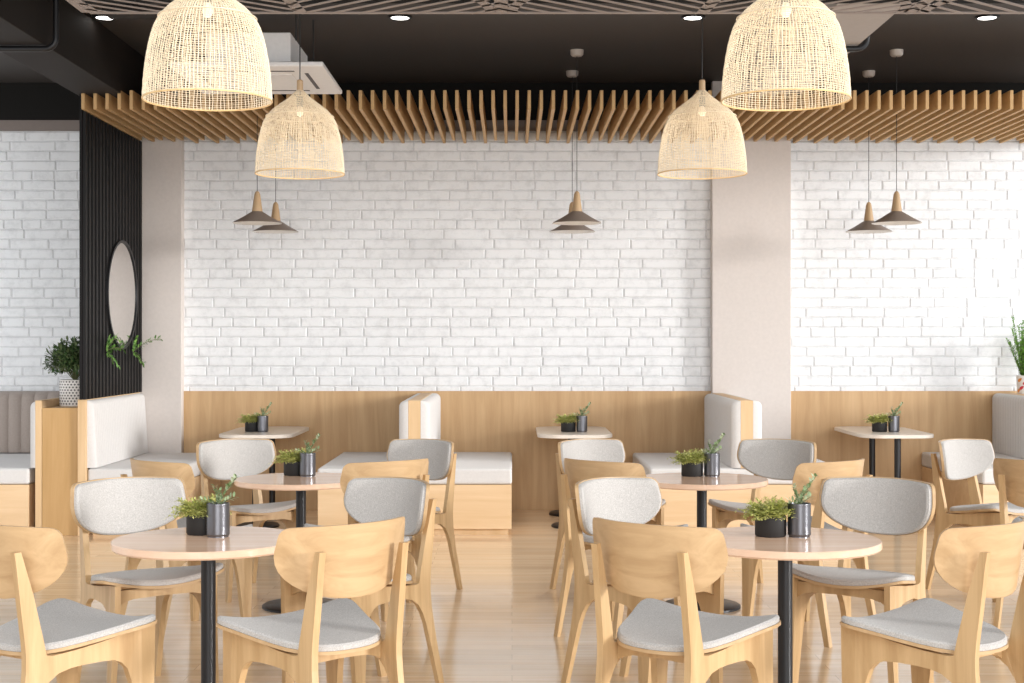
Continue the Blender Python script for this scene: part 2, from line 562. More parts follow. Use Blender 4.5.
# ------------------------------------------------------------------ black fluted partition with mirror
XPART = -3.395
def partition():
    y0, y1 = 10.80 * K, YP - 0.005
    r = empty('partition', (XPART, (y0 + y1) / 2, 1.09))
    tag(r, 'black fluted partition standing on the white booth back beside the left pillar', 'partition')
    oy = (y0 + y1) / 2
    b = MB(); b.box(-0.02, 0, y0 - oy, y1 - oy, 0, 3.50 - 1.09); b.build('core_panel', 'fluted', r)
    n = 18; s = (y1 - y0) / n
    b = MB()
    for i in range(n):
        ya = y0 - oy + i * s
        b.prism([(0, ya + s * .22), (0.022, ya + s * .26), (0.022, ya + s * .74), (0, ya + s * .78)], 'Z', 0, 3.37 - 1.09)
    b.build('fluting', 'fluted', r)
partition()
def mirror():
    yc = 11.83 * K; zc = 1.955; rad = 0.470
    r = empty('round_mirror', (XPART + 0.002, yc, zc))
    tag(r, 'round black-framed mirror on the black fluted partition', 'mirror')
    n = 64
    b = MB(); prof = [(rad - 0.022, 0.0), (rad - 0.022, 0.035), (rad, 0.035), (rad, 0.0)]
    b.grid([[(d, rr * math.cos(2 * PI * j / n), rr * math.sin(2 * PI * j / n)) for j in range(n)] for rr, d in prof], closeu=True, closev=True)
    b.build('frame', 'black', r, smooth=True)
    b = MB(); b.prism([((rad - 0.022) * math.cos(2 * PI * j / n), (rad - 0.022) * math.sin(2 * PI * j / n)) for j in range(n)], 'X', 0.001, 0.025)
    b.build('mirror_glass', 'mirror', r)
mirror()

# ------------------------------------------------------------------ booths
def rounded_rect(x0, x1, y0, y1, r, n=6):
    pts = []
    for cx, cy, a0 in ((x1 - r, y1 - r, 0), (x0 + r, y1 - r, 90), (x0 + r, y0 + r, 180), (x1 - r, y0 + r, 270)):
        for k in range(n + 1):
            a = R(a0 + 90 * k / n); pts.append((cx + r * math.cos(a), cy + r * math.sin(a)))
    return pts

def seat_bench(x0, x1, y0, y1, label, mat='white_vinyl'):
    r = empty('booth_bench', ((x0 + x1) / 2, (y0 + y1) / 2, 0))
    tag(r, label, 'bench')
    w = (x1 - x0) / 2; d = (y1 - y0) / 2
    b = MB(); b.box(-w + .03, w - .03, -d + 0.05, d, 0, 0.055); b.build('plinth', 'cap_wood', r)
    b = MB(); b.box(-w + .004, w - .004, -d + .004, d, 0.05, 0.405); b.build('box', 'bench_wood', r, bevel=0.003)
    b = MB(); b.box(-w, w, -d, d, 0.407, 0.536); b.build('seat_cushion', mat, r, bevel=0.022, seg=4)
    return r

def ribbed_pad(r, face_x, back_x, y0, y1, z0, z1, mat, rib=0.062, name='pad', lean=0.0):
    """upholstered slab whose channelled face looks along +-X"""
    s = 1 if face_x > back_x else -1
    n = max(4, int((y1 - y0) / rib)); sub = 6
    ys = [y0 + (y1 - y0) * i / (n * sub) for i in range(n * sub + 1)]
    zs_n = 10
    P = []
    tz = 0.05
    prof = []
    # profile from bottom front, up, over the top, to back
    dep = abs(face_x - back_x)
    for k in range(zs_n + 1):
        z = z0 + (z1 - tz - z0) * k / zs_n
        prof.append((dep - lean * (k / zs_n), z, 1.0))
    for k in range(1, 7):
        a = k / 6 * PI / 2
        prof.append(((dep - lean) - tz + tz * math.cos(a) if dep > tz else (dep - lean) * math.cos(a), z1 - tz + tz * math.sin(a), 1.0 - k / 6 * .6))
    prof.append((0, z1, 0))
    for dd, z, k in prof:
        row = []
        for i, y in enumerate(ys):
            ph = (i % sub) / sub
            groove = -0.010 * (1 - math.sin(PI * ph)) ** 2 * k
            e = min(y - y0, y1 - y)
            er = 0.035
            edge = 0 if e >= er else -(er - math.sqrt(max(0, er * er - (er - e) ** 2)))
            dx = max(0, dd + (groove + edge) * (1 if dd > 0.01 else 0))
            row.append((back_x + s * dx, y, z))
        P.append(row)
    b = MB(); b.grid(P)
    b.quad([P[0][0], P[-1][0], (back_x, y0, z0)]); 
    L0 = [row[0] for row in P] + [(back_x, y0, z0)]
    L1 = [row[-1] for row in P] + [(back_x, y1, z0)]
    b.f.pop(); b.m.pop()
    b.quad(L0); b.quad(L1[::-1])
    b.quad([(back_x, y0, z0), (back_x, y1, z0), (back_x, y1, z1), (back_x, y0, z1)])
    return b.build(name, mat, r, smooth=True)

ZB = 1.079
def divider(xc, label, matl='white_vinyl', matr='white_vinyl', left=True, right=True, y1=YP - 0.01, pot=False):
    y0 = YB
    r = empty('padded_divider', (xc, (y0 + y1) / 2, 0.536))
    tag(r, label, 'booth divider')
    oy = (y0 + y1) / 2; oz = 0.536
    b = MB(); b.box(-0.05, 0.05, y0 - oy, y1 - oy, 0, ZB - oz); b.build('core', 'cap_wood', r, bevel=0.004)
    if right: ribbed_pad(r, 0.125, 0.05, y0 - oy, y1 - oy, 0.002, ZB - oz - .004, matr, name='right_pad')
    if left: ribbed_pad(r, -0.125, -0.05, y0 - oy, y1 - oy, 0.002, ZB - oz - .004, matl, name='left_pad')
    return r
YBE = YW - 0.035
# island benches, one seat platform with a back in its middle
seat_bench(-1.557, 0.0, YB, YBE, 'pale booth bench left of centre, with a white double-sided backrest on it')
divider(-0.78, 'white double-sided booth backrest with oak end, left of the middle wall table', y1=YBE)
seat_bench(1.10, 2.656, YB, YP - .01, 'grey-white booth bench in front of the right pillar')
divider(1.877, 'booth backrest with oak end in front of the right pillar', y1=YP - .01)
seat_bench(3.76, 5.36, YB, YBE, 'pale booth bench at the right edge of the picture')
divider(4.53, 'ribbed booth backrest at the right edge below the leaf-print pot', y1=YBE)
# left booth, white back under the partition
seat_bench(-3.393, -2.66, YB, YP - .01, 'white booth bench beside the black partition and left pillar')
def left_back():
    y0, y1 = YB, YP - .01; oy = (y0 + y1) / 2
    r = empty('padded_divider', (-3.39, oy, 0))
    tag(r, 'white finely ribbed booth backrest under the black fluted partition', 'booth divider')
    b = MB(); b.box(-0.072, -0.005, y0 - oy - .03, y1 - oy, 0, 1.088); b.build('core', 'cap_wood', r, bevel=0.003)
    ribbed_pad(r, 0.075, -0.005, y0 - oy + .0, y1 - oy, 0.54, 1.08, 'white_vinyl', rib=0.05, name='ribbed_pad', lean=0.03)
left_back()
# planter counter
def planter():
    x0, x1 = -3.755, -3.468; y0, y1 = YB, YP - .01
    r = empty('planter_counter', ((x0 + x1) / 2, (y0 + y1) / 2, 0))
    tag(r, 'narrow honey oak counter between the left booths carrying a potted bush', 'counter')
    w = (x1 - x0) / 2; d = (y1 - y0) / 2
    b = MB(); b.box(-w, w, -d, d, 0, 1.02); b.build('body', 'dark_oak', r, bevel=0.003)
planter()
seat_bench(-5.4, -3.86, YB, YBE - .2, 'white booth bench at the left edge of the picture')
def far_left():
    y0, y1 = YB, YBE; oy = (y0 + y1) / 2
    r = empty('padded_divider', (-3.81, oy, 0))
    tag(r, 'oak booth end panel with white pad beside the honey oak counter', 'booth divider')
    b = MB(); b.box(0, 0.052, y0 - oy, y1 - oy, 0, 1.079); b.build('end_panel', 'cap_wood', r, bevel=0.003)
    ribbed_pad(r, -0.048, 0.0, y0 - oy, y1 - oy, 0.54, 1.07, 'white_vinyl', name='side_pad')
    # channel back along the wall
    r2 = empty('padded_divider', (-4.65, YBE - .1, 0.54))
    tag(r2, 'taupe booth backrest with wide upright channels against the left brick wall', 'booth divider')
    prof = []
    W = 0.76; n = 13; sub = 8
    b = MB(); rows = []
    zz = [0, 0.1, 0.2, 0.3, 0.4, 0.48, 0.52, 0.545, 0.555]
    dd = [0.13, 0.13, 0.13, 0.13, 0.125, 0.12, 0.10, 0.06, 0.0]
    for z, d in zip(zz, dd):
        row = []
        for i in range(n * sub + 1):
            x = -W + 2 * W * i / (n * sub); ph = (i % sub) / sub
            row.append((x, 0.1 - max(0, d + (0.022 * (math.sin(PI * ph) ** 0.55) - 0.015) * (1 if d > .01 else 0)), z))
        rows.append(row)
    b.grid(rows)
    L = [q[0] for q in rows] + [(-W, 0.1, 0)]; b.quad(L)
    L = [q[-1] for q in rows] + [(W, 0.1, 0)]; b.quad(L[::-1])
    b.build('channel_pad', 'taupe_vinyl', r2, smooth=True)
far_left()

# ------------------------------------------------------------------ foliage helpers
def leaf(mb, p, d, L, w, up=Vector((0, 0, 1)), curl=0.15):
    d = d.normalized(); s = d.cross(up)
    if s.length < 1e-3: s = d.orthogonal()
    s.normalize(); n = s.cross(d)
    a = p; m1 = p + d * L * .35 + n * L * curl * .6; m2 = p + d * L * .7 + n * L * curl * .5; t = p + d * L - n * L * curl * .3
    k = len(mb.v)
    mb.v += [tuple(a), tuple(m1 + s * w * .5), tuple(m2 + s * w * .42), tuple(t), tuple(m2 - s * w * .42), tuple(m1 - s * w * .5), tuple(m1), tuple(m2)]
    for q in ((0, 6, 1), (0, 5, 6), (6, 7, 2, 1), (6, 5, 4, 7), (7, 3, 2), (7, 4, 3)):
        mb.f.append(tuple(k + i for i in q)); mb.m.append(0)

def rdir(rng, zmin=-1, zmax=1):
    a = rng.uniform(0, 2 * PI); z = rng.uniform(zmin, zmax); q = math.sqrt(max(0, 1 - z * z))
    return Vector((q * math.cos(a), q * math.sin(a), z))

def fern_mesh(seed, rad, z0):
    """fluffy fronds spilling out of a low bowl, leaning towards -x"""
    rng = random.Random(seed); mb = MB()
    for k in range(230):
        a = rng.uniform(0, 2 * PI); el = rng.uniform(0.25, 1.35)
        d = Vector((math.cos(a) * math.cos(el) - .22, math.sin(a) * math.cos(el), math.sin(el) * 1.0)).normalized()
        L = rng.uniform(0.07, 0.125)
        p = Vector((math.cos(a) * rad * rng.uniform(0, .75), math.sin(a) * rad * rng.uniform(0, .8), z0 + .004))
        n = 9
        for i in range(n):
            t = i / n
            q = p + d * L * t + Vector((0, 0, -0.35 * L * t * t))
            dd = (d + Vector((0, 0, -.5 * t))).normalized()
            side = dd.cross(Vector((0, 0, 1))).normalized() if abs(dd.z) < .98 else Vector((1, 0, 0))
            for s in (-1, 1):
                leaf(mb, q, dd * .6 + side * s + rdir(rng) * .5, 0.018 * rng.uniform(.8, 1.3), 0.0062)
    return mb

def sprig_mesh(seed, z0, n_st=4, L0=0.15, scale=1.0):
    rng = random.Random(seed); lv = MB(); st = MB()
    dirs = [Vector((0.45, 0.0, 1)), Vector((-.15, .2, .9)), Vector((.1, -.25, .7)), Vector((-.5, -.2, .35)), Vector((.6, .2, .5))][:n_st]
    Ls = [1.0, .62, .5, .42, .45]
    for d, l in zip(dirs, Ls):
        d = d.normalized(); L = L0 * l; pts = []
        for i in range(7):
            t = i / 6; pts.append(Vector((0, 0, z0)) + d * L * t + Vector((.25 * L * t * t * d.x, 0, -.1 * L * t * t)))
        st.tube(pts, 0.0014 * scale, 5)
        m = max(5, int(L / 0.010 / scale))
        for i in range(m):
            t = (i + 1) / m; u = t * 6; k = min(5, int(u)); p = pts[k].lerp(pts[k + 1], u - k)
            side = d.cross(rdir(rng)).normalized()
            for s in (-1, 1):
                leaf(lv, p, side * s + d * .9, 0.033 * scale * rng.uniform(.8, 1.2) * (1 - .3 * t), 0.0115 * scale)
    return lv, st

# planters
def make_bowl():
    r = empty('planter_bowl'); rad = 0.064
    b = MB(); b.lathe([(0.0005, 0.0), (rad * .93, 0), (rad, 0.006), (rad, 0.082), (rad - .004, 0.085), (rad - .006, 0.082), (rad - .006, 0.07)], 40)
    b.build('bowl', 'pot_black', r, smooth=True)
    b = MB(); b.lathe([(rad - .006, 0.072), (0.0005, 0.074)], 24); b.build('soil', 'soil', r)
    fern_mesh(3, rad, 0.078).build('foliage', 'fern', r, weld=False)['kind'] = 'stuff'
    return r
def make_cyl():
    r = empty('planter_cylinder'); rad = 0.047
    prof = [(0.0005, 0), (rad * .9, 0), (rad * .9, 0.004)]
    for i in range(22):
        z = 0.008 + i * 0.0058; prof.append((rad + (0.0006 if i % 2 else -0.0006), z))
    prof += [(rad, 0.137), (rad - .004, 0.138), (rad - .005, 0.13)]
    b = MB(); b.lathe(prof, 44); b.build('cylinder', 'gun', r, smooth=True)
    b = MB(); b.lathe([(rad - .005, 0.128), (0.0005, 0.13)], 24); b.build('soil', 'soil', r)
    lv, st = sprig_mesh(8, 0.125, 5, 0.145)
    lv.build('leaves', 'sprig', r, weld=False)['kind'] = 'stuff'
    st.build('stem', 'stem', r)
    return r
bowl0 = make_bowl(); cyl0 = make_cyl(); used = {'b': False, 'c': False}

def place_pots(xc, yc, z, dx, dy, where, rot=0.0, gap=0.0):
    """cylinder centre at xc,yc; bowl at xc-dx, yc+dy"""
    for key, proto, x, y, lab, g in (('b', bowl0, xc - dx, yc + dy, 'low black round pot of feathery yellow-green foliage ', 'black bowls'),
                                  ('c', cyl0, xc, yc, 'upright gunmetal cylinder pot with leafy olive-green sprig ', 'cylinders')):
        o = proto if not used[key] else copy_tree(proto)
        used[key] = True
        o.location = (x, y, z); o.rotation_euler = (0, 0, rot)
        tag(o, lab + where, 'plant pot', ('black foliage bowls on the tables' if key == 'b' else 'gunmetal sprig pots on the tables'))

# ------------------------------------------------------------------ round tables
S1 = 5.56 * K; S2 = 8.0 * K
TX = {'L1': (-1.234, S1), 'R1': (1.11, S1), 'L2': (-1.234, S2), 'R2': (1.11, S2)}
def make_table():
    r = empty('round_table')
    rad = 0.383; n = 96
    b = MB(); b.lathe([(0.0005, 0.75), (rad - .004, 0.75), (rad, 0.746), (rad, 0.724), (rad - .006, 0.717), (0.0005, 0.717)], n)
    b.build('tabletop', 'table', r, smooth=True)
    b = MB(); b.lathe([(0.0295, 0.012), (0.0295, 0.717)], 28); b.build('column', 'black', r, smooth=True)
    b = MB(); b.lathe([(0.0005, 0.0), (0.225, 0.0), (0.225, 0.012), (0.215, 0.018), (0.04, 0.026), (0.0005, 0.026)], 56); b.build('base', 'black', r, smooth=True)
    b = MB(); b.lathe([(0.0005, 0.700), (0.09, 0.702), (0.09, 0.717), (0.0005, 0.717)], 24); b.build('mounting_plate', 'black', r, smooth=True)
    return r
t0 = make_table(); first = True
tlab = {'L1': 'round pink-beech table on black column, front left', 'R1': 'round pink-beech table on black column, front right',
        'L2': 'round pink-beech table in the second row, left, before the oak dado', 'R2': 'round pink-beech table in the second row, right, before the pillar booth'}
for k in ('L1', 'R1', 'L2', 'R2'):
    o = t0 if first else copy_tree(t0); first = False
    o.location = (TX[k][0], TX[k][1], 0)
    tag(o, tlab[k], 'table', 'round beech tables')
place_pots(-1.205, 5.61 * K, 0.75, 0.085, 0.085, 'on the front left round table')
place_pots(1.178, 5.61 * K, 0.75, 0.114, 0.02, 'on the front right round table', rot=0.3)
place_pots(-1.213, 8.12 * K, 0.75, 0.09, 0.075, 'on the second-row left round table', rot=-.2)
place_pots(1.187, 8.12 * K, 0.75, 0.115, 0.02, 'on the second-row right round table', rot=0.15)

# wall tables
def make_wall_table():
    r = empty('wall_table')
    b = MB(); b.prism(rounded_rect(-0.315, 0.315, -0.62, 0.62, 0.19, 12), 'Z', 0.744, 0.774)
    b.build('tabletop', 'cream', r, bevel=0.004)
    for y in (-0.50, 0.34):
        b = MB(); b.lathe([(0.027, 0.02), (0.027, 0.744)], 24, 0, y); b.build('column', 'black', r, smooth=True)
        b = MB(); b.lathe([(0.0005, 0.0), (0.20, 0.0), (0.20, 0.014), (0.19, 0.022), (0.04, 0.034), (0.0005, 0.034)], 48, 0, y); b.build('base', 'black', r, smooth=True)
    return r
w0 = make_wall_table(); first = True
for x, l in ((-2.15, 'cream rounded oblong table against the oak dado, left, behind the fabric chair'),
             (0.53, 'cream rounded oblong table against the oak dado, middle, between two booths'),
             (3.23, 'cream rounded oblong table on two black columns, right, beside the right pillar')):
    o = w0 if first else copy_tree(w0); first = False
    o.location = (x, 11.94 * K, 0)
    tag(o, l, 'table', 'cream wall tables')
place_pots(-2.14, 11.75 * K, 0.774, 0.10, 0.06, 'on the left wall table')
place_pots(0.60, 11.75 * K, 0.774, 0.115, 0.03, 'on the middle wall table')
place_pots(3.28, 11.75 * K, 0.774, 0.115, 0.03, 'on the right wall table')

# ------------------------------------------------------------------ chairs
def seat_z(x, y):
    t = min(1, max(0, (y + 0.22) / 0.42))
    return 0.496 + 0.024 * t + 0.040 * (min(abs(x), .27) / 0.27) ** 2 * (0.15 + 0.85 * t)

def half_w(y):
    pts = [(-0.232, 0.0), (-0.226, 0.06), (-0.205, 0.112), (-0.17, 0.152), (-0.12, 0.183), (-0.05, 0.208), (0.03, 0.228), (0.08, 0.245), (0.13, 0.260), (0.16, 0.265), (0.185, 0.261), (0.203, 0.248), (0.216, 0.226), (0.222, 0.20), (0.226, 0.17)]
    if y <= pts[0][0]: return 0.0
    for (a, wa), (b_, wb) in zip(pts, pts[1:]):
        if y <= b_:
            return wa + (wb - wa) * (y - a) / (b_ - a)
    return pts[-1][1]

def seat_slab(inset, z_lo, z_hi, round_top=0.0):
    ys = [-0.232, -0.231, -0.228, -0.222, -0.212, -0.198, -0.18, -0.155, -0.12, -0.07, 0, 0.07, 0.12, 0.15, 0.18, 0.20, 0.212, 0.220, 0.226]
    nu = 18
    def rows(dz, ins):
        P = []
        for y in ys:
            w = max(0.0, half_w(y)); 
            sc = 1 - ins / 0.25
            row = []
            for j in range(nu + 1):
                u = -1 + 2 * j / nu
                x = u * w * sc * 1.09
                yy = y * sc * 1.06 + (0.022 * (1 - u * u) if y > 0.12 else 0) * min(1, max(0, (y - .12) / .1))
                row.append((x, yy, seat_z(x, yy) + dz))
            P.append(row)
        return P
    b = MB()
    top = rows(z_hi, inset + round_top); mid = rows(z_hi - round_top, inset); bot = rows(z_lo, inset)
    b.grid(top); b.grid(bot, flip=True)
    def rim(P):
        L = [P[i][0] for i in range(len(P))] + list(P[-1][1:]) + [P[i][-1] for i in range(len(P) - 2, -1, -1)]
        return L
    rl = [rim(bot), rim(mid), rim(top)] if round_top else [rim(bot), rim(top)]
    b.grid(rl)
    return b

def back_surface(inset, off, nz=16, nx=20):
    """rows of points of the curved backrest, off = distance in front of ply centre"""
    z0, z1 = 0.676 + inset, 0.927 - inset; W = 0.269 - inset
    P = []
    for i in range(nz + 1):
        t = 0.5 - 0.5 * math.cos(PI * i / nz)
        z = z0 + (z1 - z0) * t
        if t < 0.66:
            w = W * (1 - (1 - t / 0.66) ** 2.3) ** (1 / 2.25)
        else:
            w = W * (1 - 0.035 * ((t - .66) / .34))
            if t > 0.88: w *= 1 - 0.10 * (1 - math.sqrt(max(0, 1 - ((t - 0.88) / 0.12) ** 2)))
        row = []
        for j in range(nx + 1):
            u = -1 + 2 * j / nx; x = u * w
            zz = z + (0.006 * (1 - u * u) if t > .9 else 0)
            y = -0.266 - 0.16 * (zz - 0.705) + 1.75 * x * x + off * math.cos(1.2 * x)
            row.append((x - off * 3.0 * x, y, zz))
        P.append(row)
    return P

def back_slab(inset, o0, o1, rnd=0.0):
    b = MB(); A = back_surface(inset, o0); B = back_surface(inset + rnd, o1)
    C_ = back_surface(inset, o1 - rnd) if rnd else None
    b.grid(A, flip=True); b.grid(B)
    rim = lambda P: list(P[0]) + [r_[-1] for r_ in P[1:]] + list(P[-1][-2::-1]) + [r_[0] for r_ in P[-2:0:-1]]
    rs = [rim(A)] + ([rim(C_)] if rnd else []) + [rim(B)]
    b.grid(rs, closev=True)
    return b

def frame_fn(side, thick_in):
    def fn(q):
        x, y, z = q
        base = 0.178 + (y + 0.25) * 0.08
        splay = 0.0 if z > 0.40 else (0.40 - z) * 0.05
        return (side * (base + splay + x), y, z)
    return fn

def make_chair():
    r = empty('dining_chair')
    s = seat_slab(0.0, -0.012, 0.0).build('seat', 'chair_back', r, smooth=True)
    seat_slab(0.004, 0.0005, 0.022, 0.007).build('seat_pad', 'fabric', s, smooth=True)
    bk = back_slab(0.0, -0.006, 0.006).build('backrest', 'chair_back', r, smooth=True)
    back_slab(0.004, 0.0065, 0.024, 0.007).build('back_pad', 'fabric', bk, smooth=True)
    zt = 0.487
    front = [(0.02, 0.437), (0.07, 0.433), (0.100, 0.420), (0.123, 0.395), (0.138, 0.350), (0.149, 0.28), (0.176, 0.0), (0.214, 0.0),
             (0.228, 0.28), (0.236, 0.44), (0.238, 0.535), (0.18, 0.529), (0.10, 0.518), (0.02, 0.505)]
    rear = [(-0.345, 0.0), (-0.314, 0.0), (-0.262, 0.20), (-0.232, 0.31), (-0.212, 0.358), (-0.185, 0.398), (-0.145, 0.424), (-0.10, 0.434), (-0.05, 0.437), (0.02, 0.437),
            (0.02, 0.505), (-0.08, 0.493), (-0.165, zt), (-0.19, 0.492), (-0.192, 0.50), (-0.266, 0.50), (-0.266, 0.45), (-0.273, 0.38), (-0.286, 0.28)]
    post = [(-0.192, 0.50), (-0.200, 0.54), (-0.238, 0.70), (-0.268, 0.80), (-0.283, 0.850), (-0.308, 0.850), (-0.300, 0.80), (-0.284, 0.66), (-0.270, 0.55), (-0.266, 0.50)]
    for side in (-1, 1):
        for nm, poly in (('front_leg', front), ('rear_leg', rear), ('back_post', post)):
            b = MB(); b.prism(poly, 'X', -0.013, 0.013, fn=frame_fn(side, 0))
            b.build(nm, 'chair', r)
    # cross rails under the seat, arched on the underside
    for y, w, nm in ((0.19, 0.205, 'front_rail'), (-0.15, 0.178, 'rear_rail')):
        pts = [(-w, 0.488), (-w, 0.42), (-w + .03, 0.437), (-w + .07, 0.447), (0, 0.45), (w - .07, 0.447), (w - .03, 0.437), (w, 0.42), (w, 0.488)]
        if y > 0: pts = [(a_, c_ + 0.020) for a_, c_ in pts]
        b = MB(); b.prism(pts, 'Y', y - 0.012, y + 0.012); b.build(nm, 'chair', r)
    return r

chair0 = make_chair(); chair_used = [False]
def chair(x, y, az, label):
    """az: forward direction, degrees clockwise from +Y (away from the camera)"""
    o = chair0 if not chair_used[0] else copy_tree(chair0)
    chair_used[0] = True
    o.location = (x, y, 0); o.rotation_euler = (0, 0, -R(az))
    tag(o, label, 'chair', 'birch chairs around the round tables')

def around(t, which, words):
    tx, ty = TX[t] if t in TX else (3.455, S2)
    #        rel x,  rel y (measured depth), heading
    P = {'A': (-0.46, 0.44, 143), 'D': (0.46, 0.44, 217), 'B': (-0.45, -0.72, 42), 'C': (0.45, -0.72, -42)}
    adj = {'L1A': (.09, 0), 'L1B': (.075, 0), 'L1C': (.08, 0), 'L1D': (.095, 0), 'R1A': (-.055, 0), 'R1B': (-.05, 0), 'R1C': (-.055, 0), 'R1D': (-.045, 0),
           'L2A': (.075, 0), 'L2B': (-.035, 0), 'L2C': (.015, 0), 'L2D': (.095, 0), 'R2A': (-.045, 0), 'R2B': (-.06, 0), 'R2C': (.0, 0), 'R2D': (-.02, 0),
           'X2A': (-.045, 0), 'X2B': (-.10, 0)}
    turn = {'L1B': -5, 'R1B': -4, 'R1A': -5, 'L1D': 5, 'R2C': 5, 'L2C': 4}
    for w in which:
        dx, dy, az = P[w]
        ax, ay = adj.get(t + w, (0, 0)); dx += ax; dy += ay; az += turn.get(t + w, 0)
        chair(tx + dx, ty + dy, az, words[w])
around('L1', 'ABCD', {
    'A': 'birch chair with light grey pads, left behind the front left table',
    'B': 'birch chair cut by the lower left corner, plain wooden back towards us',
    'C': 'birch chair, plain wooden back towards us, at the right front of the front left table',
    'D': 'birch chair with shaded grey pads, right behind the front left table'})
around('R1', 'ABCD', {
    'A': 'birch chair with bright grey pads behind the left side of the front right table',
    'B': 'birch chair at the bottom centre, wooden back towards us, before the front right table',
    'C': 'birch chair in the lower right corner, plain wooden back towards us',
    'D': 'birch chair with large shaded grey back pad, right behind the front right table'})
around('L2', 'ABCD', {
    'A': 'birch chair with pale grey back pad just in front of the left wall table',
    'B': 'birch chair, wooden back towards us, just behind the front left grey-padded chair',
    'C': 'birch chair with wooden back at the right front of the second-row left table',
    'D': 'birch chair with shaded grey back pad before the booth bench left of centre'})
around('R2', 'ABCD', {
    'A': 'birch chair with bright grey back pad just in front of the middle wall table',
    'B': 'birch chair with wooden back at the left front of the second-row right table',
    'C': 'birch chair with wooden back at the right front of the second-row right table',
    'D': 'birch chair with shaded grey back pad in front of the right pillar booth'})
around('X2', 'AB', {
    'A': 'birch chair with bright pale back pad in front of the right edge booth bench',
    'B': 'birch chair with orange-brown wooden back cut by the right edge of the picture'})

# ------------------------------------------------------------------ rattan pendants
def make_rattan():
    r = empty('rattan_lamp')           # origin at rim centre
    prof = [(0.258, 0.0), (0.257, 0.03), (0.254, 0.08), (0.249, 0.13), (0.242, 0.18), (0.232, 0.235), (0.219, 0.285), (0.205, 0.32), (0.185, 0.352),
            (0.155, 0.385), (0.120, 0.412), (0.085, 0.438), (0.052, 0.466), (0.026, 0.492), (0.018, 0.502)]
    def P(t):
        u = t * (len(prof) - 1); k = min(len(prof) - 2, int(u)); f_ = u - k
        return (prof[k][0] + (prof[k + 1][0] - prof[k][0]) * f_, prof[k][1] + (prof[k + 1][1] - prof[k][1]) * f_)
    prof = [(a_, b_ * .975) for a_, b_ in prof]
    # arc length table
    N = 400; L = [0]; pr = [P(i / N) for i in range(N + 1)]
    for i in range(N): L.append(L[-1] + math.dist(pr[i], pr[i + 1]))
    def at(s):
        s = s * L[-1]; lo = 0
        while lo < N - 1 and L[lo + 1] < s: lo += 1
        f_ = (s - L[lo]) / max(1e-9, L[lo + 1] - L[lo])
        return (pr[lo][0] + (pr[lo + 1][0] - pr[lo][0]) * f_, pr[lo][1] + (pr[lo + 1][1] - pr[lo][1]) * f_)
    rng = random.Random(5)
    b = MB()
    nv = 100
    for k in range(nv):
        a = 2 * PI * k / nv + rng.uniform(-.008, .008)
        top = 1.0 if k % 4 == 0 else (0.9 if k % 2 == 0 else 0.76)
        pts = []
        m = 22
        for i in range(m + 1):
            rr, z = at(top * i / m); aa = a + 0.006 * math.sin(i * 1.3 + k)
            w = 0.0008 * (1 if i % 2 else -1)
            pts.append(((rr + w) * math.cos(aa), (rr + w) * math.sin(aa), z))
        b.tube(pts, 0.00155, 4, cap=False)
    b.build('upright_cane', 'rattan', r, weld=False)['kind'] = 'stuff'
    b = MB()
    nr = 62
    for k in range(nr):
        s = (k + 0.5) / nr + rng.uniform(-.002, .002); rr, z = at(min(1, max(0, s)))
        m = 72
        pts = [((rr + 0.0012 * (1 if (j + k) % 2 else -1)) * math.cos(2 * PI * j / m), (rr + 0.0012 * (1 if (j + k) % 2 else -1)) * math.sin(2 * PI * j / m), z + 0.0008 * math.sin(j * .7 + k * 2.1)) for j in range(m)]
        b.tube(pts, 0.0013, 4, closed=True)
    b.build('woven_ring', 'rattan', r, weld=False)['kind'] = 'stuff'
    for z, rr, nm in ((0.0, 0.2585, 'rim'), (0.335, 0.197, 'shoulder_ring')):
        b = MB(); b.tube([(rr * math.cos(2 * PI * j / 64), rr * math.sin(2 * PI * j / 64), z) for j in range(64)], 0.0035 if nm == 'rim' else .0025, 6, closed=True)
        b.build(nm, 'rattan_rim' if nm == 'rim' else 'rattan', r, smooth=True)
    b = MB(); b.lathe([(0.0005, 0.483), (0.019, 0.483), (0.018, 0.545), (0.013, 0.55), (0.0005, 0.55)], 20); b.build('cap', 'neck', r, smooth=True)
    b = MB(); b.tube([(0, 0, 0.545), (0, 0, ZC - 2.53)], 0.0035, 6); b.build('cable', 'cable', r)
    b = MB(); b.lathe([(0.0005, 0.335), (0.012, 0.338), (0.022, 0.355), (0.022, 0.370), (0.014, 0.39), (0.012, 0.40), (0.0005, 0.40)], 20); b.build('bulb', 'bulb', r, smooth=True)
    b = MB(); b.lathe([(0.0005, 0.395), (0.018, 0.395), (0.018, 0.45), (0.003, 0.455), (0.003, 0.50)], 16); b.build('socket', 'cable', r, smooth=True)
    return r
rt0 = make_rattan(); first = True
for (x, y), l in (((-1.237, S1), 'large-looking woven rattan dome lamp, upper left, above the front left table'),
                  ((1.112, S1), 'large-looking woven rattan dome lamp, upper right, above the front right table'),
                  ((-1.24, S2), 'smaller-looking woven rattan dome lamp with visible wooden cap, left, below the air conditioner'),
                  ((1.112, S2), 'smaller-looking woven rattan dome lamp with visible wooden cap, right, before the right pillar')):
    o = rt0 if first else copy_tree(rt0); first = False
    o.location = (x, y, 2.53)
    tag(o, l, 'pendant lamp', 'rattan dome lamps')
    d = bpy.data.lights.new('bulb_light', 'POINT'); d.energy = 0.95; d.color = (1.0, 0.87, 0.68); d.shadow_soft_size = 0.03
    lo = bpy.data.objects.new('bulb_light', d); lo.location = (0, 0, 0.20); lo.parent = o; col.objects.link(lo)

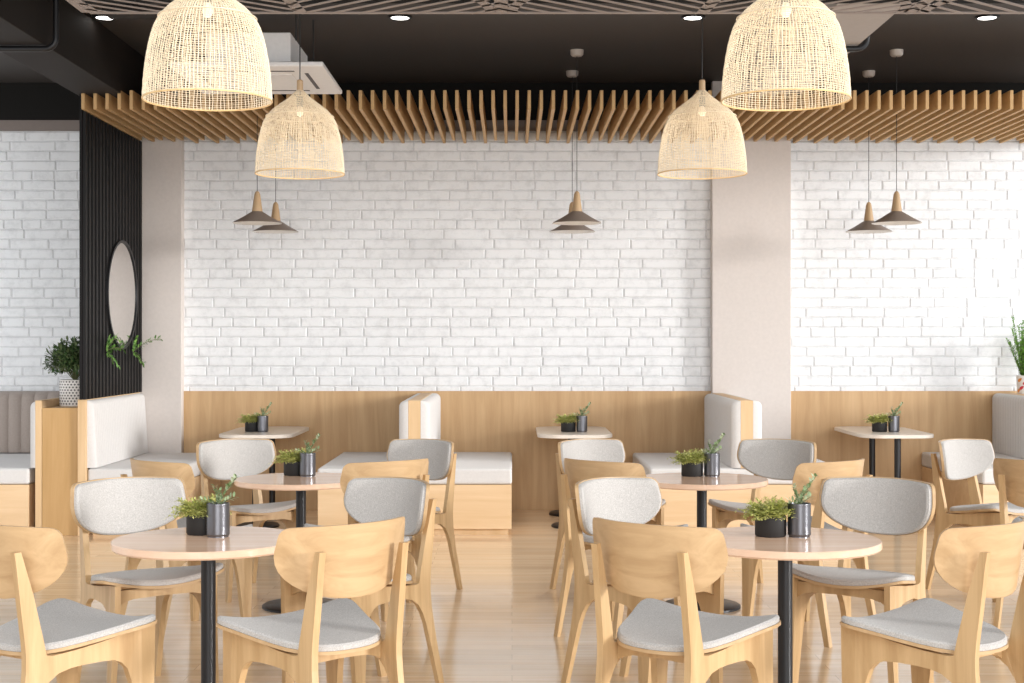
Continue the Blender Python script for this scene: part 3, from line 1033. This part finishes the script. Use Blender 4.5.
# ------------------------------------------------------------------ cone pendants
def make_cone():
    r = empty('cone_lamp')
    b = MB(); b.lathe([(0.2005, 0.0), (0.199, 0.004), (0.12, 0.048), (0.060, 0.086), (0.030, 0.102)], 48)
    sh = b.build('shade', 'cone', r, smooth=True)
    b = MB(); b.lathe([(0.199, 0.0005), (0.118, 0.043), (0.058, 0.080), (0.028, 0.094), (0.0005, 0.094)], 48); b.build('lining', 'cone_in', sh, smooth=True)
    b = MB(); b.lathe([(0.044, 0.096), (0.043, 0.10), (0.024, 0.235), (0.018, 0.252), (0.008, 0.262), (0.0005, 0.262)], 24); b.build('neck', 'neck', r, smooth=True)
    b = MB(); b.tube([(0, 0, 0.26), (0, 0, ZC - 2.52 - .03)], 0.0028, 6); b.build('cable', 'cable', r)
    b = MB(); b.lathe([(0.0005, 1.362), (0.040, 1.364), (0.053, 1.378), (0.055, ZC - 2.516), (0.0005, ZC - 2.516)], 24); b.build('ceiling_rose', 'rose', r, smooth=True)
    b = MB(); b.lathe([(0.0005, 0.015), (0.02, 0.02), (0.032, 0.042), (0.02, 0.07), (0.0005, 0.08)], 16); b.build('bulb', 'cone_in', r, smooth=True)
    return r
c0 = make_cone(); first = True
for x, y, l in ((-2.08, 11.17, 'brown cone pendant with wooden neck, left pair, the nearer and higher'),
                (-2.08, 12.04, 'brown cone pendant with wooden neck, left pair, the farther and lower'),
                (0.53, 11.17, 'brown cone pendant with wooden neck, middle pair, the nearer one in front'),
                (0.53, 12.04, 'brown cone pendant in the middle pair, almost hidden behind the nearer one'),
                (3.14, 11.17, 'brown cone pendant with wooden neck, right pair, the nearer and higher'),
                (3.14, 12.04, 'brown cone pendant with wooden neck, right pair, the farther and lower')):
    o = c0 if first else copy_tree(c0); first = False
    o.location = (x, y * K, 2.515)
    tag(o, l, 'pendant lamp', 'brown cone pendants over the wall tables')

# ------------------------------------------------------------------ potted bush on the counter
def bush():
    x, y, z = -3.60, 11.3 * K, 1.02
    r = empty('potted_bush', (x, y, z))
    tag(r, 'bushy dark green plant in patterned white pot on the oak counter', 'potted plant')
    b = MB(); rad = 0.132
    b.lathe([(0.0005, 0), (rad - .004, 0), (rad, 0.008), (rad, 0.212), (rad - .004, 0.216), (rad - .010, 0.212), (rad - .010, 0.19)], 56)
    p = b.build('pot', 'pot_white', r, smooth=True)
    d = MB()
    rows = 9; n = 30
    for i in range(rows):
        for j in range(n):
            a = 2 * PI * (j + (0.5 if i % 2 else 0)) / n; zz = 0.02 + i * 0.0225; w = 0.0095; hh = 0.0085; rr = rad + 0.0012
            q = []
            for da, dz in ((-w, 0), (0, -hh), (w, 0), (0, hh)):
                q.append((rr * math.cos(a + da / rad), rr * math.sin(a + da / rad), zz + dz))
            d.quad(q)
    d.build('diamond_pattern', 'ac_dark', p)['kind'] = 'stuff'
    b = MB(); b.lathe([(rad - .010, 0.195), (0.0005, 0.20)], 24); b.build('soil', 'soil', r)
    rng = random.Random(2); lv = MB(); st = MB()
    for k in range(280):
        d_ = rdir(rng, -0.35, 1); rr = rng.uniform(.07, .215)
        c = Vector((d_.x * rr - 0.015, d_.y * rr, 0.35 + d_.z * rr * .85))
        if c.x > 0.12: c.x = 0.12 - rng.random() * .03
        if k % 6 == 0: st.tube([(0, 0, 0.19), (c.x * .4, c.y * .4, 0.28), tuple(c)], 0.0025, 4)
        for i in range(11):
            q = c + rdir(rng) * 0.035
            if q.x > 0.128: q.x = 0.128
            dd = (d_ + rdir(rng) * .9); 
            if q.x > .09: dd.x = -abs(dd.x)
            leaf(lv, q, dd, rng.uniform(.028, .05), rng.uniform(.014, .022))
    lv.build('foliage', 'bush', r, weld=False)['kind'] = 'stuff'
    st.build('twig', 'stem', r, weld=False)
bush()
# leafy sprays in front of the partition
def spray(name, base, dirs, label, seed, L0, mat='spray_leaf', n=11):
    r = empty(name, base)
    tag(r, label, 'plant')
    rng = random.Random(seed); lv = MB(); st = MB()
    for d, l in dirs:
        d = Vector(d).normalized(); L = L0 * l; pts = []
        for i in range(7):
            t = i / 6; pts.append(d * L * t + Vector((0, 0, .10 * L * math.sin(t * PI))))
        st.tube(pts, 0.0025, 5)
        for i in range(n):
            t = (i + 1) / n; u = t * 6; k = min(5, int(u)); p = pts[k].lerp(pts[k + 1], u - k)
            for s in (-1, 1):
                v = d.cross(Vector((1, 0, 0)))
                if v.length < .1: v = Vector((0, 1, 0))
                leaf(lv, p, v.normalized() * s + d * .8 + rdir(rng) * .35, rng.uniform(.030, .055), rng.uniform(.012, .022))
    lv.build('leaves', mat, r, weld=False)['kind'] = 'stuff'
    st.build('stem', 'stem', r)
spray('leafy_spray', (XPART + 0.03, 11.35 * K, 1.47), [((.3, -.6, .5), 1), ((.3, .5, .6), .9), ((.4, .3, -.6), .9), ((.4, -.4, -.5), .8), ((.5, .9, .1), 1.1)],
      'green leafy spray coming out of the black fluted partition, left of the mirror bottom', 3, 0.17)
spray('leafy_spray', (XPART + 0.03, 12.15 * K, 1.46), [((.3, -.8, .35), 1.1), ((.4, .4, -.6), .8), ((.5, -.3, -.6), .9), ((.9, .6, .5), 1.5), ((.2, .1, .8), .7)],
      'green leafy spray coming out of the black fluted partition, below the mirror', 6, 0.18)

# leaf-print pot at the right edge
def print_pot():
    x, y, z = 4.64, 12.35 * K, 1.079
    r = empty('potted_plant', (x, y, z))
    tag(r, 'upright green plant in white pot printed with orange and red leaves, right edge', 'potted plant')
    rad = 0.085; Hh = 0.165
    b = MB(); b.lathe([(0.0005, 0), (rad - .012, 0), (rad - .008, 0.01), (rad, Hh), (rad - .008, Hh), (rad - .01, Hh - .02)], 40); p = b.build('pot', 'pot_white', r, smooth=True)
    for k, (a, zz, m) in enumerate(((PI + .55, .125, 'orange'), (PI + .75, .055, 'red'), (PI + 1.15, .10, 'red'), (PI + 1.4, .04, 'orange'), (PI + .35, .03, 'orange'), (PI + 1.75, .12, 'orange'), (PI + 2.0, .06, 'red'))):
        d = MB(); n = 14; pts = []
        for j in range(n):
            t = 2 * PI * j / n; lx = 0.026 * math.cos(t); lz = 0.013 * math.sin(t) * (1 - .3 * math.cos(t))
            ux = lx * .8 - lz * .6; uz = lx * .6 + lz * .8
            zq = zz + uz; rr = rad - .008 + .008 * zq / Hh + .0015
            pts.append((rr * math.cos(a + ux / rad), rr * math.sin(a + ux / rad), zq))
        d.quad(pts); d.build('leaf_print', m, p)
    b = MB(); b.lathe([(rad - .01, Hh - .02), (0.0005, Hh - .018)], 24); b.build('soil', 'soil', r)
    rng = random.Random(9); lv = MB(); st = MB()
    for k in range(46):
        a = rng.uniform(0, 2 * PI); L = rng.uniform(.22, .50) if k else .55; sp_ = rng.uniform(.0, .42)
        d_ = Vector((math.cos(a) * sp_, math.sin(a) * sp_, 1)).normalized(); p0 = Vector((0.03 * math.cos(a), 0.03 * math.sin(a), Hh - .02))
        pts = [p0 + d_ * L * t / 6 for t in range(7)]; st.tube(pts, .002, 4)
        n = int(L / .018)
        for i in range(n):
            q = p0 + d_ * L * (i + 1) / n; sd = d_.cross(rdir(rng)).normalized()
            for s in (-1, 1): leaf(lv, q, sd * s + d_ * .9, rng.uniform(.03, .045), rng.uniform(.010, .015))
    lv.build('foliage', 'bush_light', r, weld=False)['kind'] = 'stuff'
    st.build('stem', 'stem', r, weld=False)
print_pot()
